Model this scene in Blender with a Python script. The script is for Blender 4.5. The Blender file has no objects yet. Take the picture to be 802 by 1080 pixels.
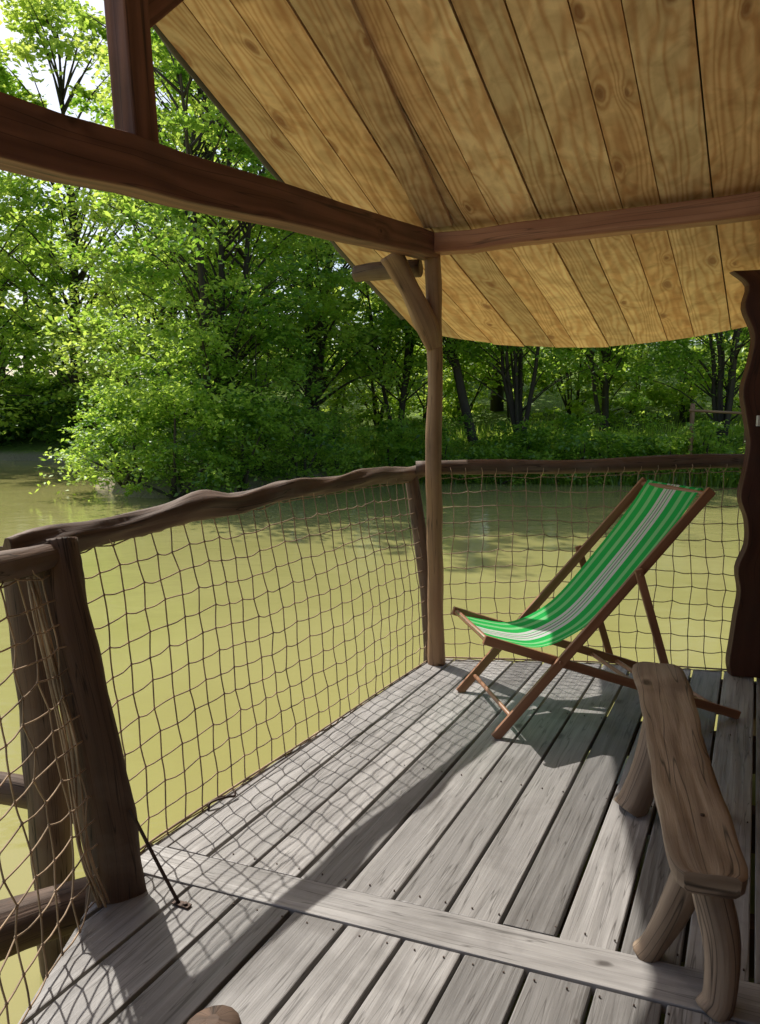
import bpy, math, random
import numpy as np
from mathutils import Vector, Matrix

scene = bpy.context.scene
SX, SY = 0.515, -0.670          # horizontal travel of sunlight per metre of drop
SUN_EL = math.atan2(1.0, math.hypot(SX, SY))
SUN_AZ = math.atan2(-SX, -SY)

# ------------------------------------------------------------ node helpers
class NT:
    def __init__(s, name):
        s.mat = bpy.data.materials.new(name); s.mat.use_nodes = True
        s.t = s.mat.node_tree; s.t.nodes.clear()
        s.out = s.t.nodes.new('ShaderNodeOutputMaterial')
    def n(s, typ, **kw):
        nd = s.t.nodes.new(typ)
        for k, v in kw.items(): setattr(nd, k, v)
        return nd
    def l(s, a, b): s.t.links.new(a, b)
    def setin(s, sock, v):
        if hasattr(v, 'links') or isinstance(v, bpy.types.NodeSocket): s.l(v, sock)
        elif isinstance(v, (tuple, list)) and len(v) == 3 and sock.type == 'RGBA': sock.default_value = (*v, 1)
        else: sock.default_value = v
    def math(s, op, a, b=None, c=None, clamp=False):
        nd = s.n('ShaderNodeMath', operation=op); nd.use_clamp = clamp
        s.setin(nd.inputs[0], a)
        if b is not None: s.setin(nd.inputs[1], b)
        if c is not None: s.setin(nd.inputs[2], c)
        return nd.outputs[0]
    def mix(s, f, a, b, mode='MIX'):
        nd = s.n('ShaderNodeMix', data_type='RGBA', blend_type=mode)
        s.setin(nd.inputs[0], f); s.setin(nd.inputs[6], a); s.setin(nd.inputs[7], b)
        return nd.outputs[2]
    def noise(s, vec, scale, detail=4, rough=0.55, dist=0.0):
        nd = s.n('ShaderNodeTexNoise')
        if vec is not None: s.l(vec, nd.inputs['Vector'])
        nd.inputs['Scale'].default_value = scale; nd.inputs['Detail'].default_value = detail
        nd.inputs['Roughness'].default_value = rough; nd.inputs['Distortion'].default_value = dist
        return nd.outputs['Fac']
    def mapr(s, v, a, b, c=0.0, d=1.0):
        nd = s.n('ShaderNodeMapRange'); s.setin(nd.inputs[0], v)
        for i, x in enumerate((a, b, c, d)): nd.inputs[i+1].default_value = x
        return nd.outputs[0]
    def comb(s, x, y, z=0.0):
        nd = s.n('ShaderNodeCombineXYZ')
        s.setin(nd.inputs[0], x); s.setin(nd.inputs[1], y); s.setin(nd.inputs[2], z)
        return nd.outputs[0]

def wood_mat(name, cA, cB, fiber=45, ring=9, ringamt=0.5, ringsharp=1.0, var=0.25, rough=0.7, bump=0.3,
             knots=0.0, knotcol=(0.1, 0.04, 0.02), dirt=0.3, dirtcol=(0.05, 0.045, 0.04), caustic_mottle=0.0, spec=0.3, cracks=0.0,
             bigu=0.45, bigv=4.5, warp=2.0, ksize=0.05, hue=None, crackv=26.0, ku=2.2, kv=4.2, cracku=1.1):
    m = NT(name)
    uv = m.n('ShaderNodeUVMap').outputs[0]
    sep = m.n('ShaderNodeSeparateXYZ'); m.l(uv, sep.inputs[0])
    at = m.n('ShaderNodeAttribute', attribute_name='rnd')
    rnd = at.outputs['Fac']
    u = m.math('ADD', sep.outputs[0], m.math('MULTIPLY', rnd, 37.0))
    v = m.math('ADD', sep.outputs[1], m.math('MULTIPLY', rnd, 11.3))
    base = m.comb(u, v)
    fv = m.comb(m.math('MULTIPLY', u, 1.6), m.math('MULTIPLY', v, float(fiber)))
    fib = m.noise(fv, 1.0, 6, 0.65, 0.2)
    big = m.noise(m.comb(m.math('MULTIPLY', u, bigu), m.math('MULTIPLY', v, bigv)), 1.0, 3, 0.5)
    ph = m.math('ADD', m.math('MULTIPLY', v, 14.0 * ring), m.math('MULTIPLY', big, 7.5 * ring))
    if knots > 0:
        vo = m.n('ShaderNodeTexVoronoi', feature='F1', voronoi_dimensions='2D'); vo.inputs['Scale'].default_value = 1.0
        wob = m.math('MULTIPLY', m.noise(base, 14.0, 2), 0.10)
        m.l(m.comb(m.math('ADD', m.math('MULTIPLY', u, ku), wob), m.math('ADD', m.math('MULTIPLY', v, kv), wob)), vo.inputs['Vector'])
        kd = vo.outputs['Distance']
        sc = m.n('ShaderNodeSeparateXYZ'); m.l(vo.outputs['Color'], sc.inputs[0])
        have = m.mapr(sc.outputs[0], 1 - knots - 0.02, 1 - knots, 0, 1)
        ksz = m.mapr(sc.outputs[1], 0, 1, ksize*0.5, ksize*1.6)
        kin = m.math('MULTIPLY', m.mapr(kd, 0.0, 0.30, 1.0, 0.0), have)
        ph = m.math('ADD', ph, m.math('MULTIPLY', m.math('POWER', kin, 2.0), warp * ring))
        kspot = m.math('MULTIPLY', m.math('SUBTRACT', 1.6, m.math('DIVIDE', kd, ksz), clamp=True), have)
    rg = m.math('MULTIPLY', m.math('ADD', m.math('SINE', ph), 1.0), 0.5)
    rg = m.math('POWER', rg, ringsharp)
    f = m.math('ADD', m.math('MULTIPLY', rg, ringamt), m.math('MULTIPLY', fib, 1 - ringamt), clamp=True)
    f = m.mapr(f, 0.15, 0.85)
    col = m.mix(f, cA, cB)
    if caustic_mottle > 0:
        mo = m.noise(base, 9.0, 3, 0.5, 0.8)  # pale blotches imitate sunlight rippling off water, painted into the board colour
        col = m.mix(m.mapr(mo, 0.35, 0.7), col, m.mix(1.0, col, (1 - caustic_mottle, 1-caustic_mottle*1.15, 1-caustic_mottle*1.3), 'MULTIPLY'))
    if hue is not None:
        hn = m.math('FRACT', m.math('MULTIPLY', rnd, 7.31))
        col = m.mix(m.math('MULTIPLY', hn, 0.9), col, m.mix(1.0, col, hue, 'MULTIPLY'))
    br = m.mapr(rnd, 0, 1, 1 - var, 1 + var * 0.6)
    brc = m.n('ShaderNodeCombineColor'); [m.l(br, brc.inputs[i]) for i in range(3)]
    col = m.mix(1.0, col, brc.outputs[0], 'MULTIPLY')
    dn = m.noise(base, 2.3, 5, 0.6, 0.3)
    col = m.mix(m.math('MULTIPLY', m.mapr(dn, 0.5, 0.75), dirt), col, dirtcol)
    if cracks > 0:
        cn = m.noise(m.comb(m.math('MULTIPLY', u, cracku), m.math('MULTIPLY', v, crackv)), 1.0, 2, 0.5, 0.0)
        col = m.mix(m.math('MULTIPLY', m.mapr(m.math('ABSOLUTE', m.math('SUBTRACT', cn, 0.5)), 0.0, 0.012, 1, 0), cracks), col, (0.02, 0.015, 0.012))
    if knots > 0:
        col = m.mix(m.math('MULTIPLY', kin, 0.3), col, m.mix(0.5, col, knotcol))
        col = m.mix(m.math('MULTIPLY', kspot, 0.8), col, knotcol)
    p = m.n('ShaderNodeBsdfPrincipled'); m.l(col, p.inputs['Base Color'])
    m.l(m.mapr(dn, 0.3, 0.7, rough-0.1, rough+0.12), p.inputs['Roughness'])
    p.inputs['Specular IOR Level'].default_value = spec
    b = m.n('ShaderNodeBump'); b.inputs['Strength'].default_value = bump; b.inputs['Distance'].default_value = 0.006
    m.l(m.math('ADD', fib, m.math('MULTIPLY', rg, 0.25)), b.inputs['Height']); m.l(b.outputs[0], p.inputs['Normal'])
    m.l(p.outputs[0], m.out.inputs[0])
    return m.mat

M_DECK = wood_mat('weathered_deck_wood', (0.165, 0.156, 0.150), (0.43, 0.412, 0.40), fiber=48, ring=6, ringamt=0.16, var=0.42, rough=0.5,
                  bump=0.7, dirt=0.75, dirtcol=(0.10, 0.09, 0.082), spec=0.5, cracks=0.6, knots=0.16, knotcol=(0.06, 0.05, 0.045), warp=0.6, ksize=0.05)
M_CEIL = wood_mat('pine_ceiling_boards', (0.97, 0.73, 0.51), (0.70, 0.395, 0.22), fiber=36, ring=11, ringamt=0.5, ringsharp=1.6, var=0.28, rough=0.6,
                  bump=0.15, knots=0.32, knotcol=(0.26, 0.10, 0.045), dirt=0.35, dirtcol=(0.46, 0.22, 0.11), caustic_mottle=0.34, spec=0.3, bigu=0.6, bigv=3.6, warp=1.5, ksize=0.07, hue=(0.84, 0.72, 0.62), ku=2.4, kv=4.6)
M_BEAM = wood_mat('stained_beam_wood', (0.27, 0.12, 0.078), (0.12, 0.048, 0.032), fiber=45, ring=5, ringamt=0.4, var=0.1, rough=0.55,
                  bump=0.5, knots=0.2, knotcol=(0.04, 0.016, 0.01), dirt=0.4, cracks=0.7, crackv=18, cracku=0.5)
M_BEAM_LIT = wood_mat('lit_beam_wood', (0.52, 0.25, 0.155), (0.31, 0.125, 0.072), fiber=45, ring=5, ringamt=0.4, var=0.1, rough=0.55,
                  bump=0.5, knots=0.2, knotcol=(0.12, 0.04, 0.02), dirt=0.35, dirtcol=(0.12, 0.05, 0.03), cracks=0.5, crackv=18, cracku=0.5)  # brighter copy of the beam wood, light from below put into its colour
M_RAIL = wood_mat('rustic_rail_wood', (0.20, 0.125, 0.085), (0.065, 0.042, 0.03), fiber=28, ring=3, ringamt=0.3, var=0.15, rough=0.65,
                  bump=1.0, dirt=0.55, dirtcol=(0.28, 0.235, 0.20), cracks=0.9, knots=0.15, knotcol=(0.03, 0.02, 0.015))
M_POLE = wood_mat('peeled_pole_wood', (0.44, 0.275, 0.16), (0.22, 0.12, 0.068), fiber=28, ring=3, ringamt=0.3, var=0.1, rough=0.6,
                  bump=0.8, dirt=0.6, dirtcol=(0.12, 0.07, 0.045), cracks=0.6, knots=0.3, knotcol=(0.07, 0.04, 0.02), ku=3.5, kv=6)
M_BENCH = wood_mat('bench_wood', (0.43, 0.325, 0.23), (0.22, 0.15, 0.10), fiber=30, ring=5, ringamt=0.35, var=0.10, rough=0.6,
                  bump=1.0, dirt=0.5, dirtcol=(0.14, 0.10, 0.07), cracks=0.8, knots=0.22, knotcol=(0.07, 0.042, 0.025), warp=1.2, crackv=15, cracku=0.55)
M_CHAIR = wood_mat('chair_frame_wood', (0.44, 0.225, 0.12), (0.27, 0.115, 0.055), fiber=60, ring=5, ringamt=0.35, var=0.15, rough=0.42,
                  bump=0.15, dirt=0.15, spec=0.5)
M_CARVED = wood_mat('carved_board_wood', (0.15, 0.062, 0.04), (0.06, 0.024, 0.018), fiber=30, ring=4, ringamt=0.4, var=0.1, rough=0.5,
                  bump=0.5, dirt=0.3, cracks=0.6)
M_WALL = wood_mat('cabin_wall_wood', (0.26, 0.14, 0.085), (0.13, 0.062, 0.04), fiber=30, ring=5, ringamt=0.4, var=0.25, rough=0.6,
                  bump=0.4, dirt=0.3, cracks=0.5, knots=0.2)
M_BARK = wood_mat('tree_bark', (0.10, 0.08, 0.06), (0.035, 0.028, 0.022), fiber=12, ring=2, ringamt=0.2, var=0.3, rough=0.85, bump=1.0, dirt=0.4, dirtcol=(0.05, 0.06, 0.03))
M_SHING = wood_mat('roof_shingle_wood', (0.12, 0.105, 0.095), (0.05, 0.045, 0.04), fiber=30, ring=2, ringamt=0.2, var=0.3, rough=0.85, bump=0.8)

def simple_mat(name, col, rough=0.7, metal=0.0, nscale=40, namt=0.35):
    m = NT(name)
    tc = m.n('ShaderNodeTexCoord').outputs['Object']
    nz = m.noise(tc, nscale, 4)
    c = m.mix(m.math('MULTIPLY', m.mapr(nz, 0.3, 0.7), 1.0), tuple(x * (1 - namt) for x in col), tuple(min(1, x * (1 + namt)) for x in col))
    p = m.n('ShaderNodeBsdfPrincipled'); m.l(c, p.inputs['Base Color'])
    p.inputs['Roughness'].default_value = rough; p.inputs['Metallic'].default_value = metal
    m.l(p.outputs[0], m.out.inputs[0]); return m.mat
M_ROPE = simple_mat('net_cord', (0.38, 0.275, 0.185), 0.9, 0, 9, 0.5)
M_IRON = simple_mat('rusty_iron', (0.07, 0.045, 0.035), 0.6, 0.5, 60, 0.4)
M_WHITE = simple_mat('white_plastic', (0.75, 0.75, 0.73), 0.4, 0, 20, 0.04)

def leaf_mat(name, dark, light, tdark, tlight, tw=0.5):
    m = NT(name)
    at = m.n('ShaderNodeAttribute', attribute_name='rnd').outputs['Fac']
    c = m.mix(at, dark, light); t = m.mix(at, tdark, tlight)
    d = m.n('ShaderNodeBsdfDiffuse'); m.l(c, d.inputs[0])
    tr = m.n('ShaderNodeBsdfTranslucent'); m.l(t, tr.inputs[0])
    g = m.n('ShaderNodeBsdfGlossy'); g.inputs['Roughness'].default_value = 0.4; g.inputs[0].default_value = (0.9, 1, 0.9, 1)
    mx = m.n('ShaderNodeMixShader'); mx.inputs[0].default_value = tw
    m.l(d.outputs[0], mx.inputs[1]); m.l(tr.outputs[0], mx.inputs[2])
    m2 = m.n('ShaderNodeMixShader'); m2.inputs[0].default_value = 0.05
    m.l(mx.outputs[0], m2.inputs[1]); m.l(g.outputs[0], m2.inputs[2])
    m.l(m2.outputs[0], m.out.inputs[0]); return m.mat
M_LEAF = leaf_mat('alder_leaves', (0.06, 0.14, 0.016), (0.25, 0.40, 0.045), (0.22, 0.44, 0.03), (0.74, 0.94, 0.14), 0.6)
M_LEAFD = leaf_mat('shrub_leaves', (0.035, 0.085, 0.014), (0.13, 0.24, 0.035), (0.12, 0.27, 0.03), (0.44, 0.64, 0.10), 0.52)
M_LEAFY = leaf_mat('sunny_leaves', (0.10, 0.19, 0.02), (0.30, 0.44, 0.055), (0.38, 0.58, 0.05), (0.84, 0.96, 0.18), 0.6)

# ------------------------------------------------------------ mesh builder
class MB:
    def __init__(s): s.v = []; s.f = []; s.uv = []; s.r = []; s.sm = []
    def face(s, idx, uvs, rnd, smooth=False):
        s.f.append(idx); s.uv.extend(uvs); s.r.append(rnd); s.sm.append(smooth)
    def obj(s, name, mat, parent=None, bevel=0.0):
        me = bpy.data.meshes.new(name); me.from_pydata([tuple(p) for p in s.v], [], s.f)
        ul = me.uv_layers.new(name='UVMap')
        ul.data.foreach_set('uv', np.array(s.uv, dtype=np.float32).ravel())
        a = me.attributes.new('rnd', 'FLOAT', 'FACE'); a.data.foreach_set('value', np.array(s.r, dtype=np.float32))
        me.polygons.foreach_set('use_smooth', np.array(s.sm, dtype=bool))
        me.materials.append(mat); me.update()
        ob = bpy.data.objects.new(name, me); scene.collection.objects.link(ob)
        if parent: ob.parent = parent
        if bevel > 0:
            b = ob.modifiers.new('bevel', 'BEVEL'); b.width = bevel; b.segments = 2; b.limit_method = 'ANGLE'; b.angle_limit = math.radians(40)
        return ob

def empty(name, loc=(0, 0, 0)):
    e = bpy.data.objects.new(name, None); scene.collection.objects.link(e); e.empty_display_size = 0.2
    return e

def catmull(P, n):
    P = [np.array(p, float) for p in P]
    if len(P) == 2: return [P[0] + (P[1] - P[0]) * i / n for i in range(n + 1)]
    Q = [2 * P[0] - P[1]] + P + [2 * P[-1] - P[-2]]
    out = []
    for i in range(1, len(Q) - 2):
        a, b, c, d = Q[i-1:i+3]
        for k in range(n):
            t = k / n
            out.append(0.5 * (2*b + (c-a)*t + (2*a-5*b+4*c-d)*t*t + (3*b-a-3*c+d)*t**3))
    out.append(Q[-2]); return out

def tube(mb, pts, radii, sides=14, n=8, lump=0.08, seed=0, flat=1.0, flatdir=None, rnd=None, cap=True, rough=0.0):
    rg = random.Random(seed)
    if rnd is None: rnd = rg.random()
    if not isinstance(radii, (list, tuple)): radii = [radii] * len(pts)
    C = catmull([list(p) + [r] for p, r in zip(pts, radii)], n)
    P = [c[:3] for c in C]; R = [max(c[3], 1e-4) for c in C]
    T = []
    for i in range(len(P)):
        t = P[min(i+1, len(P)-1)] - P[max(i-1, 0)]; T.append(t / (np.linalg.norm(t) + 1e-9))
    ref = np.array(flatdir if flatdir is not None else ((0, 0, 1) if abs(T[0][2]) < 0.8 else (1, 0, 0)), float)
    ph = [(rg.uniform(0, 6.28), rg.uniform(0, 6.28), rg.randint(1, 4), rg.uniform(2, 14)) for _ in range(7)]
    base = len(mb.v); L = 0; us = []; rm = sum(R) / len(R)
    N = ref
    for i, (p, t) in enumerate(zip(P, T)):
        if i: L += np.linalg.norm(P[i] - P[i-1])
        us.append(L)
        N = N - t * np.dot(N, t); N = N / (np.linalg.norm(N) + 1e-9); B = np.cross(t, N)
        for k in range(sides):
            a = 2 * math.pi * k / sides
            w = sum(math.sin(q[2]*a + q[0] + q[3]*L) * math.cos(q[1] + q[3]*0.7*L) for q in ph) / 3.0 if lump else 0.0
            rr = R[i] * (1 + lump * w + (rough * rg.uniform(-1, 1)))
            mb.v.append(p + (N * math.cos(a) + B * math.sin(a) * flat) * rr)
    m = len(P)
    for i in range(m - 1):
        for k in range(sides):
            k2 = (k + 1) % sides
            v0 = 2 * math.pi * rm * k / sides; v1 = 2 * math.pi * rm * (k + 1) / sides
            mb.face((base+i*sides+k, base+i*sides+k2, base+(i+1)*sides+k2, base+(i+1)*sides+k),
                    [(us[i], v0), (us[i], v1), (us[i+1], v1), (us[i+1], v0)], rnd, True)
    if cap:
        for (i, rev) in ((0, True), (m - 1, False)):
            idx = [base + i*sides + k for k in range(sides)]
            if rev: idx = idx[::-1]
            mb.face(tuple(idx), [(0.02*math.cos(6.283*k/sides), 0.02*math.sin(6.283*k/sides)) for k in range(sides)], rnd, False)

def beam(mb, p0, p1, w0, h0, w1=None, h1=None, up=(0, 0, 1), rnd=None, seg=6, wob=0.0, seed=0):
    """squared timber; h along 'up', w across"""
    rg = random.Random(seed); w1 = w1 or w0; h1 = h1 or h0
    if rnd is None: rnd = rg.random()
    p0 = np.array(p0, float); p1 = np.array(p1, float); t = p1 - p0; L = np.linalg.norm(t); t /= L
    up = np.array(up, float); up = up - t*np.dot(up, t); up /= np.linalg.norm(up); sd = np.cross(t, up)
    base = len(mb.v)
    for i in range(seg + 1):
        f = i / seg; w = (w0 + (w1-w0)*f)/2; h = (h0 + (h1-h0)*f)/2
        o = up * rg.uniform(-wob, wob) + sd * rg.uniform(-wob, wob)
        for (a, b) in ((-1, -1), (1, -1), (1, 1), (-1, 1)): mb.v.append(p0 + t*L*f + o + sd*a*w + up*b*h)
    dims = [w0, h0, w0, h0]
    for i in range(seg):
        vv = 0
        for k in range(4):
            k2 = (k + 1) % 4; u0 = L*i/seg; u1 = L*(i+1)/seg
            mb.face((base+i*4+k, base+i*4+k2, base+(i+1)*4+k2, base+(i+1)*4+k), [(u0, vv), (u0, vv+dims[k]), (u1, vv+dims[k]), (u1, vv)], rnd)
            vv += dims[k] + 0.31
    mb.face((base+3, base+2, base+1, base), [(0, 0), (0, w0), (.02, w0), (.02, 0)], rnd)
    e = base + seg*4
    mb.face((e, e+1, e+2, e+3), [(0, 0), (0, w0), (.02, w0), (.02, 0)], rnd)

def prism(mb, poly, z0, z1, frame, uvf, rnd):
    n = len(poly); b = len(mb.v)
    for (x, y) in poly: mb.v.append(frame(x, y, z1))
    for (x, y) in poly: mb.v.append(frame(x, y, z0))
    mb.face(tuple(range(b, b+n)), [uvf(*p) for p in poly], rnd)
    mb.face(tuple(range(b+2*n-1, b+n-1, -1)), [uvf(*p) for p in poly[::-1]], rnd)
    for i in range(n):
        j = (i+1) % n
        a = uvf(*poly[i]); c = uvf(*poly[j])
        mb.face((b+j, b+i, b+n+i, b+n+j), [c, a, (a[0], a[1]+.03), (c[0], c[1]+.03)], rnd)

def clip(poly, nx, ny, c):
    out = []
    for i in range(len(poly)):
        p, q = poly[i], poly[(i+1) % len(poly)]
        dp = nx*p[0]+ny*p[1]-c; dq = nx*q[0]+ny*q[1]-c
        if dp <= 0: out.append(p)
        if (dp < 0 < dq) or (dq < 0 < dp):
            t = dp/(dp-dq); out.append((p[0]+(q[0]-p[0])*t, p[1]+(q[1]-p[1])*t))
    return out

# ------------------------------------------------------------ deck
outline = [(-0.93, -0.9), (3.4, -0.9), (3.4, 4.12), (2.2, 4.42), (1.3, 4.60), (0.40, 4.67), (0.27, 4.60), (-0.30, 3.53), (-0.83, 2.52), (-0.90, 2.26)]
AZ = math.radians(26)
da = (math.sin(AZ), math.cos(AZ)); db = (math.cos(AZ), -math.sin(AZ))
def toAB(p): return (p[0]*da[0]+p[1]*da[1], p[0]*db[0]+p[1]*db[1])
CR = math.radians(20.5); cdir = (math.cos(CR), -math.sin(CR)); cn = (math.sin(CR), math.cos(CR))
c_hi = -0.698*cn[0] + 2.52*cn[1]; c_lo = c_hi - 0.155
mb = MB(); rg = random.Random(5)
pitch = 0.168
def strip_poly(r0, r1):
    P = outline[:]
    P = clip(P, db[0], db[1], r1); 
    if P: P = clip(P, -db[0], -db[1], -r0)
    return P
def uvdeck(x, y): a, r = toAB((x, y)); return (a, r)
fr = lambda x, y, z: (x, y, z)
for region, off in ((0, 0.03), (1, 0.10)):
    r = -4.0 + off
    while r < 4:
        g = 0.010 + rg.random()*0.006
        w = (pitch if region == 0 else 0.178) + rg.uniform(-0.004, 0.004)
        P = strip_poly(r + g/2, r + w - g/2)
        if len(P) >= 3:
            P = clip(P, -cn[0], -cn[1], -(c_hi+0.005)) if region == 0 else clip(P, cn[0], cn[1], c_lo-0.005)
        if len(P) >= 3:
            area = abs(sum(P[i][0]*P[(i+1) % len(P)][1]-P[(i+1) % len(P)][0]*P[i][1] for i in range(len(P))))/2
            if area > 0.004:
                dz = rg.uniform(-0.003, 0.0025)
                prism(mb, P, -0.035+dz, dz, fr, uvdeck, rg.random())
        r += w
P = clip(outline[:], cn[0], cn[1], c_hi); P = clip(P, -cn[0], -cn[1], -c_lo)
prism(mb, P, -0.035, 0.003, fr, lambda x, y: (x*cdir[0]+y*cdir[1], x*cn[0]+y*cn[1]), 0.75)
deck = empty('wooden_deck')
mb.obj('deck_boards', M_DECK, deck, bevel=0.004)
mb = MB()
for k in range(6):
    c = 1.0 + k*0.75
    P = clip(outline[:], cn[0], cn[1], c); P = clip(P, -cn[0], -cn[1], -(c-0.08))
    if len(P) >= 3: prism(mb, P, -0.2, -0.04, fr, lambda x, y: (x, y), 0.3)
ins = [(-0.88, 2.25), (-0.80, 2.50), (-0.28, 3.48), (0.30, 4.56), (1.3, 4.54), (2.2, 4.36), (3.4, 4.06)]
for i in range(len(ins)-1):
    beam(mb, (*ins[i], -0.11), (*ins[i+1], -0.11), 0.05, 0.13, seg=1)
for (x, y) in ((-0.7, 2.4), (0.4, 4.4), (2.2, 4.2), (0.3, 1.0), (2.6, 1.0)):
    tube(mb, [(x, y, -2.2), (x, y, -0.06)], 0.08, seed=int(x*10))
mb.obj('deck_joists', M_RAIL, deck)
mb = MB()
for k in range(-12, 18):
    for (cc) in (c_hi + 0.045, c_lo-0.04, c_hi+0.9, c_hi+1.75):
        for o in (0.045, 0.13):
            r = k*pitch + o
            det = db[0]*cn[1]-db[1]*cn[0]
            x = (r*cn[1]-db[1]*cc)/det; y = (db[0]*cc-r*cn[0])/det
            if -0.6 < x < 3 and 0.5 < y < 4.3 and (x+0.83)*(-0.877)+(y-2.52)*0.48 < -0.1:
                tube(mb, [(x, y, -0.001), (x, y, 0.0035)], 0.0028, sides=6, n=1, lump=0)
mb.obj('deck_nails', M_IRON, deck)

# ------------------------------------------------------------ railing
railing = empty('rustic_railing')
mb = MB()
rail_pts = [(-1.16, 2.36, 1.075), (-1.075, 2.515, 1.09), (-0.96, 2.74, 1.10), (-0.848, 2.955, 1.117), (-0.74, 3.16, 1.140), (-0.631, 3.37, 1.125),
            (-0.46, 3.66, 1.155), (-0.295, 3.918, 1.150), (-0.05, 4.33, 1.165), (0.192, 4.727, 1.155), (0.31, 4.75, 1.20)]
tube(mb, rail_pts, [0.046, 0.048, 0.040, 0.044, 0.054, 0.042, 0.049, 0.040, 0.048, 0.042, 0.04], lump=0.22, seed=3, flat=0.9, n=14, sides=20, rough=0.014)
rail2 = [(0.22, 4.72, 1.19), (0.7, 4.70, 1.20), (1.2, 4.64, 1.205), (1.7, 4.55, 1.235), (2.15, 4.45, 1.25), (3.3, 4.25, 1.26)]
tube(mb, rail2, [0.04, 0.045, 0.042, 0.046, 0.042, 0.045], lump=0.14, seed=8, n=10, rough=0.012)
rail3 = [(-1.05, 2.55, 1.05), (-1.10, 2.3, 1.06), (-1.14, 1.9, 1.08), (-1.18, 1.3, 1.09), (-1.2, -0.8, 1.09)]
tube(mb, rail3, 0.045, lump=0.14, seed=12)
mb.obj('top_rails', M_RAIL, railing)
mb = MB()
tube(mb, [(-0.835, 2.275, -0.05), (-0.85, 2.30, 0.15), (-0.915, 2.345, 0.5), (-1.01, 2.42, 0.85), (-1.065, 2.49, 1.10)], [0.092, 0.085, 0.080, 0.082, 0.072],
     lump=0.14, seed=21, flat=0.6, flatdir=(1, 0.3, 0), n=10, sides=22, rough=0.01)
tube(mb, [(-1.17, 2.60, -0.6), (-1.19, 2.61, 0.2), (-1.25, 2.67, 0.7), (-1.29, 2.71, 1.05)], [0.07, 0.07, 0.066, 0.06], lump=0.12, seed=22, n=8)
tube(mb, [(0.325, 4.61, -0.3), (0.30, 4.64, 0.3), (0.235, 4.70, 0.85), (0.185, 4.735, 1.18)], [0.05, 0.045, 0.042, 0.04], lump=0.12, seed=23, flat=0.8)
mb.obj('railing_posts', M_RAIL, railing)
mb = MB()
tube(mb, [(-0.86, 2.47, -0.10), (-1.16, 2.19, -0.06), (-1.6, 1.8, -0.06)], [0.075, 0.08, 0.08], lump=0.12, seed=31)
tube(mb, [(-1.10, 2.68, 0.06), (-1.32, 2.62, 0.17), (-1.75, 2.5, 0.28)], [0.05, 0.055, 0.06], lump=0.12, seed=33)
mb.obj('outer_logs', M_RAIL, railing)
mb = MB()
tube(mb, [(-0.79, 2.30, 0.27), (-0.70, 2.26, 0.12), (-0.622, 2.217, 0.006)], 0.006, lump=0, sides=8, n=4)
beam(mb, (-0.64, 2.225, 0.007), (-0.585, 2.20, 0.007), 0.022, 0.005, seg=1)
tube(mb, [(-0.60, 2.207, 0.008), (-0.60, 2.207, 0.016)], 0.007, sides=8, n=1, lump=0)
mb.obj('iron_brace_rod', M_IRON, railing)
mb = MB()
tube(mb, [(-0.66, 2.80, 0.0), (-0.655, 2.82, 0.02), (-0.60, 2.86, 0.022), (-0.575, 2.88, 0.016), (-0.575, 2.90, 0.03)], 0.005, sides=7, n=4, lump=0)
mb.obj('iron_hook', M_IRON, railing)

# ------------------------------------------------------------ nets
def poly_at(pts, f):
    P = [np.array(p, float) for p in pts]
    L = [0]
    for i in range(1, len(P)): L.append(L[-1]+np.linalg.norm(P[i]-P[i-1]))
    d = f*L[-1]
    for i in range(1, len(P)):
        if d <= L[i]+1e-9: return P[i-1]+(P[i]-P[i-1])*((d-L[i-1])/(L[i]-L[i-1]))
    return P[-1]
def net(mb, bot, top, nu, nv, bulge, seed, rad=0.0028, sag=0.02, irr=1.0):
    rg = random.Random(seed)
    G = {}
    ph = [rg.uniform(0, 6.28) for _ in range(8)]
    for i in range(nu+1):
        for j in range(nv+1):
            f = i/nu; h = j/nv
            f2 = f + irr*0.006*math.sin(7*h+ph[0]+5*f)*math.sin(math.pi*h) + irr*0.004*math.sin(13*f+ph[1])
            f2 = min(1, max(0, f2))
            h2 = h + irr*0.014*math.sin(9*f+ph[2]+3*h)*math.sin(math.pi*h)
            b = poly_at(bot, f2); t = poly_at(top, f2)
            p = b + (t-b)*h2
            p = p + np.array(bulge)*math.sin(math.pi*h)*(0.7+0.3*math.sin(6*f+ph[3]))
            s = 1 if (i+j) % 2 else -1
            e = (poly_at(top, min(1, f2+.01))-poly_at(top, max(0, f2-.01))); e /= np.linalg.norm(e)+1e-9
            p = p + e*s*0.0035 + np.array([0, 0, s*0.0035])
            p = p + np.array([rg.uniform(-1, 1) for _ in range(3)])*0.0045*irr
            if j == 0: p[2] -= sag*0.5*(i % 2)
            G[i, j] = p
    def cord(a, b, sg):
        mid = (a+b)/2 + np.array([0, 0, -sg]) + np.array([rg.uniform(-1, 1) for _ in range(3)])*0.0015
        tube(mb, [a, mid, b], rad, sides=5, n=2, lump=0, cap=False)
    for i in range(nu+1):
        for j in range(nv+1):
            if i < nu: cord(G[i, j], G[i+1, j], rg.uniform(0.0, 0.009))
            if j < nv: cord(G[i, j], G[i, j+1], 0.0)
            p = G[i, j]
            tube(mb, [p-np.array([0, 0, .006]), p, p+np.array([0, 0, .006])], [rad*.9, rad*1.9, rad*.9], sides=6, n=1, lump=0)
    for i in range(0, nu+1):
        p = G[i, nv]; t = poly_at(top, i/nu)
        q = np.array(t)+np.array([0, 0, 0.075])
        tube(mb, [p, (p+q)/2+np.array([0.0, -0.05, 0]), q, (p+q)/2+np.array([0, 0.055, 0]), p], rad*.9, sides=5, n=3, lump=0, cap=False)
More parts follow.
